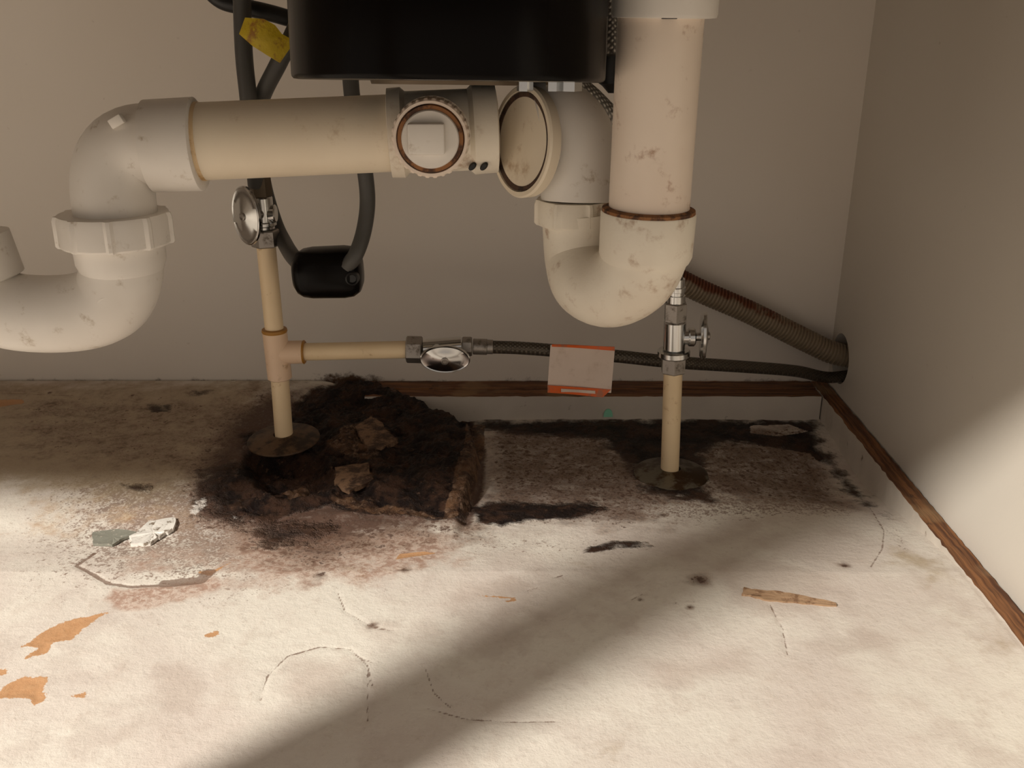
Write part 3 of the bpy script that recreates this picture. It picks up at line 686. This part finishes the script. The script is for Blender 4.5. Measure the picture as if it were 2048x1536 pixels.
b0 = at(555, 705, YS); b1 = at(608, 704, YS+.002); cyl(bm, b0, b1, .0100, 32, .0008); tee = link('tee', bm, 'cpvc_pink', sp1)
bm = B(); lathe(bm, t_top, (0, 0, 1), [(-.001, .0104), (0, .0109), (.0018, .0105), (.0024, .008)], 32)
lathe(bm, b1, (1, 0, 0), [(-.0008, .0100), (0, .0104), (.0008, .0098), (.001, .008)], 32); link('glue_bead', bm, 'glue', tee)
bend = at(815, 699, YS+.006)
bm = B(); cyl(bm, b1-Vector((.004, 0, 0)), bend, .0076, 28); link('branch_pipe', bm, 'cpvc', sp1)['label'] = 'horizontal branch pipe'

# valve on top of the left pipe
va1 = thing('shutoff_valve', 'chrome shutoff valve with bright oval handle, standing on the left tan pipe', 'valve', v1)
u = Vector((-.01, 0, 1)).normalized()
bm = B(); hexnut(bm, v1-u*.001, v1+u*.013, .0118, (1, .3, 0)); link('compression_nut', bm, 'dull_metal', va1)
bm = B(); cyl(bm, v1+u*.013, v1+u*.040, .0090, 24, .001); cyl(bm, v1+u*.016, v1+u*.020, .0105, 24, .0008)
cyl(bm, v1+u*.026, v1+u*.026+Vector((.011, .0, .0)), .0075, 20, .001); body1 = link('body', bm, 'chrome', va1)
bm = B(); hexnut(bm, v1+u*.040, v1+u*.056, .0092, (1, .2, 0)); link('outlet_nut', bm, 'dark_metal', va1)
hn = Vector((-.62, -.78, -.05)).normalized(); hc = at(491, 432, YS-.022)
bm = B(); cyl(bm, v1+u*.026, hc-hn*.003, .0050, 20); link('stem', bm, 'dull_metal', va1)
cone_handle(va1, hc, hn, .0240, .70, Vector((.18, 0, 1)))
# valve at the end of the branch
va2 = thing('shutoff_valve', 'chrome shutoff valve lying sideways at the end of the horizontal tan pipe', 'valve', bend)
bm = B(); hexnut(bm, bend-Vector((.001, 0, 0)), bend+Vector((.013, 0, -.0003)), .0118, (0, .2, 1)); link('compression_nut', bm, 'dull_metal', va2)
e2 = at(925, 693, YS+.008)
bm = B(); cyl(bm, bend+Vector((.013, 0, 0)), e2, .0088, 24, .001); cyl(bm, bend+Vector((.026, 0, 0)), bend+Vector((.026, -.012, -.001)), .0075, 20, .001); link('body', bm, 'chrome', va2)
e3 = at(944, 693, YS+.008)
bm = B(); hexnut(bm, e2, e3, .0085, (0, .2, 1)); link('outlet_nut', bm, 'dull_metal', va2)
hn = Vector((.0, -.80, -.12)).normalized(); hc = at(890, 719, YS-.014)
bm = B(); cyl(bm, bend+Vector((.028, -.004, -.002)), hc-hn*.003, .0045, 18); link('stem', bm, 'dull_metal', va2)
cone_handle(va2, hc, hn, .0213, .60, Vector((1, 0, 0)))
# right riser
YV = gnd(1340, 950).y
rb = at(1340, 950, YV); rtop = at(1346, 742, YV)
sp2 = thing('supply_pipe', 'short tan plastic supply pipe standing in the grey floor flange', 'supply pipe', rb)
bm = B(); cyl(bm, rb-Vector((0, 0, .012)), rtop+Vector((0, 0, .003)), .0079, 28); link('pipe', bm, 'cpvc', sp2)
va3 = thing('shutoff_valve', 'upright chrome shutoff valve with handle turned edge on, standing on the right tan pipe', 'valve', rtop)
u = (at(1352, 600, YV)-rtop).normalized()
bm = B(); hexnut(bm, rtop-u*.001, rtop+u*.013, .0108, (1, .5, 0)); link('compression_nut', bm, 'dull_metal', va3)
bm = B(); cyl(bm, rtop+u*.013, rtop+u*.019, .0135, 24, .001); cyl(bm, rtop+u*.019, rtop+u*.044, .0092, 24, .001); cyl(bm, rtop+u*.030, rtop+u*.030+Vector((.016, 0, 0)), .0062, 20, .001)
cyl(bm, rtop+u*.030+Vector((.011, 0, 0)), rtop+u*.030+Vector((.017, 0, 0)), .0078, 20, .001); link('body', bm, 'chrome', va3)
bm = B(); hexnut(bm, rtop+u*.044, rtop+u*.060, .0098, (1, .5, 0)); link('outlet_nut', bm, 'dull_metal', va3)
hc = at(1410, 672, YV); 
bm = B(); cyl(bm, rtop+u*.030+Vector((.012, 0, 0)), hc, .0035, 16); link('stem', bm, 'chrome', va3)
cone_handle(va3, hc, Vector((1, -.12, .03)), .0205, .72, Vector((-.03, 0, 1)))
# hose going up from the right valve, behind the trap
t0 = rtop+u*.060
hz = thing('supply_hose', 'thin braided supply hose rising from the upright right valve behind the cream trap', 'hose', t0)
bm = B(); lathe(bm, t0, u, [(0, .0075), (.006, .0075), (.0065, .0066), (.009, .0066), (.0095, .0075), (.013, .0075), (.0135, .0066), (.020, .0066)], 24); link('ferrule', bm, 'chrome', hz)
pts = catmull([t0+u*.018, at(1358, 555, YV+.002), at(1361, 515, YV+.006), at(1352, 440, YV+.02), at(1320, 300, YV+.04), at(1280, 100, YV+.04), at(1260, -150, YV+.02)], 10)
bm = B(); tube(bm, pts, [max(.0032, .0062-.0004*i) for i in range(len(pts))], 16); link('hose', bm, 'braid_steel', hz)

# escutcheon plates
def flange(c, r, mat, label, tx, ty, dome=.004):
    bm = B(); axf = Vector((tx, ty, 1)).normalized()
    lathe(bm, c, axf, [(0, r*.97), (.0012, r), (.0022, r*.99), (.0035, r*.9), (dome+.001, r*.45), (dome+.003, .0105), (dome+.003, .0082), (.001, .0082)], 56)
    o = link('floor_flange', bm, mat); tag(o, label, 'flange'); return o
c1 = at(568, 886, YS); c1.z = .0275
flange(c1, .0320, 'escut_rust', 'rust brown round floor flange around the left tan pipe, over the rotten hole', -.03, -.05)
c2 = at(1341, 955, YV); c2.z = float(h0(c2.x, c2.y))-.0002
flange(Vector((c2.x, c2.y, c2.z)), .0325, 'escut_metal', 'stained grey metal floor flange around the right tan pipe', 0, 0)

# braided hose from the branch valve to the hole
HC = Vector((XR, HY, HZ))
hs = thing('braided_hose', 'dark braided hose running low along the back wall into the corner hole', 'hose', e3)
bm = B(); s_a = at(946, 693, YS+.008); s_b = at(984, 694, YS+.008); lathe(bm, s_a, s_b-s_a, [(0, .0066), (.0005, .0070), (.012, .0070), (.0125, .0063), (.0172, .0063)], 24); link('ferrule', bm, 'dull_metal', hs)
pts = catmull([at(980, 694, YS+.008), at(1040, 696, YS+.012), at(1120, 702, YS+.016), at(1240, 713, YS+.018), at(1345, 724, YS+.022), at(1480, 733, YS+.052), at(1590, 742, YS+.086), Vector((XR-.014, HY-.012, HZ-.0155)), Vector((XR+.03, HY-.006, HZ-.0165)), Vector((XR+.10, HY-.01, HZ-.036))], 12)
bm = B(); tube(bm, pts, .0057, 20); link('hose', bm, 'braid_dark', hs)
# label folded over the hose
def hose_label():
    YT2 = YS+.0070
    t = thing('hose_tag', 'white paper tag with orange edges wrapped on the low braided hose', 'tag', at(1160, 790, YT2))
    def sheet(c, name, mat, off, par):
        bm = B(); nx, ny = 10, 6; vs = []
        for s in (0, 1):
            for j in range(ny+1):
                for i in range(nx+1):
                    a = i/nx; b_ = j/ny
                    top = Vector(c[0]).lerp(Vector(c[1]), a); bot = Vector(c[3]).lerp(Vector(c[2]), a)
                    p = top.lerp(bot, b_)
                    p.y += -off + .0012*math.sin(a*PI*1.2+.5)*b_ + s*.0007
                    vs.append(bm.verts.new(p))
        K = (nx+1)*(ny+1); I = lambda s, j, i: vs[s*K+j*(nx+1)+i]
        for j in range(ny):
            for i in range(nx):
                bm.faces.new((I(0, j, i), I(0, j+1, i), I(0, j+1, i+1), I(0, j, i+1))); bm.faces.new((I(1, j, i), I(1, j, i+1), I(1, j+1, i+1), I(1, j+1, i)))
        for j in range(ny):
            bm.faces.new((I(0, j, 0), I(1, j, 0), I(1, j+1, 0), I(0, j+1, 0))); bm.faces.new((I(0, j, nx), I(0, j+1, nx), I(1, j+1, nx), I(1, j, nx)))
        for i in range(nx):
            bm.faces.new((I(0, 0, i), I(0, 0, i+1), I(1, 0, i+1), I(1, 0, i))); bm.faces.new((I(0, ny, i), I(1, ny, i), I(1, ny, i+1), I(0, ny, i+1)))
        return link(name, bm, mat, par)
    Y = YT2
    s = sheet([at(1101, 690, Y), at(1230, 695, Y), at(1222, 785, Y), at(1095, 776, Y)], 'paper', 'tag', 0, t)
    sheet([at(1104, 688, Y), at(1229, 693, Y), at(1229, 700, Y), at(1104, 693, Y)], 'orange_band', 'orange', .0012, t)
    sheet([at(1095, 770, Y), at(1222, 778, Y), at(1205, 793, Y), at(1095, 785, Y)], 'orange_band', 'orange', .0012, t)
    sheet([at(1122, 776, Y), at(1190, 780, Y), at(1190, 785, Y), at(1122, 783, Y)], 'print_strip', 'tag', .0020, t)
    # rear flap behind the hose
    sheet([at(1104, 691, Y+.0180), at(1226, 697, Y+.0180), at(1215, 750, Y+.0180), at(1100, 745, Y+.0180)], 'paper', 'tag', 0, t)
    sheet([at(1103, 690, Y), at(1229, 695, Y), at(1226, 694, Y+.0185), at(1104, 689, Y+.0185)], 'fold', 'orange', 0, t)
hose_label()

# corrugated conduit
cpts = catmull([at(1240, 495, .90), at(1380, 572, .906), at(1500, 625, .907), at(1610, 680, .907), Vector((XR-.003, .904, HZ+.004)), Vector((XR+.03, .902, HZ+.002)), Vector((XR+.09, .90, HZ+.012))], 40)
L = 0; al = [0]
for a, b in zip(cpts, cpts[1:]): L += (b-a).length; al.append(L)
N2 = int(L/.0009); pp = []; j = 0
for k in range(N2):
    s = L*k/N2
    while al[j+1] < s: j += 1
    pp.append(cpts[j].lerp(cpts[j+1], (s-al[j])/(al[j+1]-al[j]+1e-9)))
bm = B(); lay = bm.verts.layers.float.new('rusty')
rg = tube(bm, pp, [.0105+.0011*(1 if (k % 4) < 2 else -1)*1.0 for k in range(N2)], 20)
for k, r in enumerate(rg):
    for v in r:
        t = max(0, min(1, .5+(v.co.z-pp[k].z)/.012)); v[lay] = t*max(.15, 1-k/N2*.95)
o = link('corrugated_tube', bm, 'conduit', ang=60); tag(o, 'rust and beige corrugated flexible tube slanting down into the right corner hole', 'tube')

# ------------------------------------------------------------------ faucet hoses and weight on the left
YH = .735
def hose(name, label, pts, r, mat='rubber', n=12, seg=18):
    bm = B(); tube(bm, catmull(pts, n), r, seg); o = link(name, bm, mat); return tag(o, label, 'hose')
hose('rubber_hose', 'dark grey hose rising straight from the left valve past the yellow tag', [at(512, 370, YS), at(506, 300, YS-.012), at(497, 200, YS-.02), at(488, 110, YS-.022), at(484, 0, YS-.022), at(482, -150, YS-.022)], .0066)
hose('spray_hose', 'dark grey hose slanting behind the left valve, down into the black weight', [at(640, -60, YH+.02), at(590, 60, YH+.006), at(558, 125, YH+.01), at(522, 200, YH+.035), at(512, 270, YS+.028), at(528, 370, YS+.028), at(548, 440, YS+.022), at(566, 480, YS+.006), at(592, 520, YH+.002), at(640, 555, YH+.001)], .0064)
hose('spray_hose', 'dark grey hose curving up from the right end of the black weight', [at(692, 535, YH-.014), at(712, 508, YH-.014), at(728, 460, YH-.006), at(735, 400, YH), at(728, 330, YH), at(714, 260, YH), at(702, 170, YH), at(698, 60, YH), at(700, -100, YH)], .0060)
hose('power_cable', 'black cable crossing behind the yellow tag at the top, left of the drum', [at(400, -40, .780), at(440, 0, .778), at(490, 14, .777), at(540, 26, .777), at(600, 42, .778), at(680, 56, .79), at(760, 20, .80), at(820, -120, .81)], .0062, 'black_matte')
# weight
bm = B()
wa = at(586, 546, YH); wb = at(725, 542, YH); ln = (wb-wa).length
prof = [(0, .0), (.0002, .006), (.0015, .0115), (.0045, .0160), (.009, .0185), (.016, .0196), (ln-.014, .0200), (ln-.007, .0190), (ln-.0025, .0160), (ln-.0005, .011), (ln, 0)]
lathe(bm, wa, wb-wa, prof, 48, up=(0, 0, 1), rf=lambda a, i: (abs(math.cos(a))**2.8+abs(math.sin(a))**2.8)**(-1/2.8))
wo = thing('hose_weight', 'black rounded hose weight hanging in front of the back wall', 'weight', at(655, 602, YH))
link('shell', bm, 'black_gloss', wo, ang=60)
bm = B(); q = at(704, 558, YH-.0195); lathe(bm, q+Vector((0, .006, 0)), (0, -1, 0), [(0, .0052), (.0062, .0052), (.007, .004), (.0055, .003), (.0055, 0)], 24); link('clamp_screw', bm, 'black_matte', wo)
# yellow tag wrapped across two hoses
def yellow_tag():
    cs = [(478, 68), (490, 35), (528, 38), (550, 50), (564, 68), (590, 82), (560, 126), (533, 110), (505, 92)]
    Y = YH-.009
    bm = B(); f = [bm.verts.new(at(x, y, Y-.002*math.sin(x*.05))) for x, y in cs]; b = [bm.verts.new(at(x, y, Y+.0025)) for x, y in cs]
    n = len(cs)
    fc = bm.verts.new(at(532, 78, Y-.005)); bc = bm.verts.new(at(532, 78, Y+.002))
    for i in range(n):
        j = (i+1) % n; bm.faces.new((f[i], f[j], fc)); bm.faces.new((b[j], b[i], bc)); bm.faces.new((f[j], f[i], b[i], b[j]))
    bmesh.ops.subdivide_edges(bm, edges=bm.edges[:], cuts=1, use_grid_fill=True)
    o = link('yellow_tag', bm, 'yellow', ang=60); tag(o, 'crumpled yellow tag wrapped around the hoses left of the black drum', 'tag')
yellow_tag()
# things glimpsed between the drum and the vertical pipe
hose('steel_hose', 'silver braided hose between the black drum and the vertical pipe', [at(1221, -120, .70), at(1222, 20, .70), at(1226, 90, .70), at(1236, 150, .705), at(1262, 230, .71), at(1300, 300, .715)], .0065, 'braid_steel')
hose('steel_hose', 'silver braided hose slanting under the right end of the black drum', [at(1120, 120, .66), at(1150, 165, .672), at(1185, 195, .68), at(1225, 235, .69), at(1290, 300, .70)], .0068, 'braid_steel')
bm = B(); a = at(1226, 108, .655); b = at(1222, 186, .655); lathe(bm, a, b-a, [(0, .006), (.001, .009), (.018, .009), (.020, .006), ((b-a).length, .002)], 20)
o = link('cable_plug', bm, 'black_matte'); tag(o, 'small black plug hanging between the drum and the vertical pipe', 'plug')

# ------------------------------------------------------------------ debris on the floor
def plate(name, pix, th, lift, mat, label, cat, jit=.0006, group=None, dome=0):
    rr = random.Random(len(pix)*13+int(pix[0][0])); pts = []
    n = len(pix)
    for i in range(n):
        a = gnd(*pix[i]); b = gnd(*pix[(i+1) % n]); k = 5
        for q in range(k):
            p = a.lerp(b, q/k)+Vector((rr.uniform(-jit, jit), rr.uniform(-jit, jit), 0))
            pts.append(p)
    c = sum(pts, Vector())/len(pts)
    bm = B(); z = float(h0(c.x, c.y))+lift
    top = []; bot = []; mid = []
    for p in pts:
        dz = rr.uniform(0, jit)
        bot.append(bm.verts.new((p.x, p.y, z-.001))); top.append(bm.verts.new((p.x, p.y, z+th+dz)))
        m_ = p.lerp(c, .4); mid.append(bm.verts.new((m_.x, m_.y, z+th+dome*.7+rr.uniform(-jit, jit)*.7)))
    ct = bm.verts.new((c.x, c.y, z+th+dome)); cb = bm.verts.new((c.x, c.y, z-.001)); n = len(pts)
    for i in range(n):
        j = (i+1) % n
        bm.faces.new((top[i], top[j], mid[j], mid[i])); bm.faces.new((mid[i], mid[j], ct)); bm.faces.new((bot[j], bot[i], cb)); bm.faces.new((bot[i], bot[j], top[j], top[i]))
    o = link(name, bm, mat, ang=30); tag(o, label, cat, group); return o
plate('wood_splinter', [(1487, 1178), (1495, 1181), (1560, 1186), (1610, 1195), (1672, 1208), (1672, 1215), (1590, 1208), (1530, 1203), (1500, 1193), (1484, 1192)], .0012, 0, 'wood_chip', 'thin brown wood splinter on the pale floor at right', 'splinter', .0005)
plate('paint_flake', [(185, 1070), (235, 1062), (285, 1070), (245, 1080), (225, 1092), (186, 1090)], .0008, .001, 'flake_grey', 'grey green paint flake on the front left floor', 'flake')
plate('paint_flake', [(262, 1078), (300, 1046), (352, 1038), (348, 1062), (318, 1078), (300, 1090), (262, 1092)], .0012, .001, 'flake_white', 'white paint flake lying beside the grey green flake', 'flake', .0012)
plate('board_fragment', [(712, 858), (742, 838), (765, 850), (775, 872), (798, 884), (770, 900), (735, 902), (722, 880)], .0025, .000, 'rot_tan', 'tan fragment of rotten board in the middle of the black rot', 'fragment', .001, dome=.0015)
plate('board_fragment', [(672, 935), (735, 925), (745, 960), (700, 985), (668, 970)], .002, -.002, 'rot_tan', 'pale brown rotten fragment just right of the left floor flange', 'fragment', .001, dome=.002)
for i, (x, y) in enumerate(((382, 1006), (400, 995), (452, 1012), (470, 1040), (440, 1030))):
    pass
# small round-topped teal plate against the ledge
bm = B(); q = at(1216, 833, .8862); nn = 10
f = []; b = []
for k in range(nn+1):
    a = PI*k/nn; f.append((q.x+.0046*math.cos(a), q.z+.0085*math.sin(a)**.8 if 0 < k < nn else q.z))
vf = [bm.verts.new((x, .8848, z)) for x, z in f]; vb_ = [bm.verts.new((x, .8864, z)) for x, z in f]
bm.faces.new(vf); bm.faces.new(vb_[::-1])
for i in range(nn+1): j = (i+1) % (nn+1); bm.faces.new((vf[i], vf[j], vb_[j], vb_[i]))
o = link('teal_plate', bm, 'teal'); tag(o, 'tiny round-topped teal plate standing against the white back ledge', 'chip')
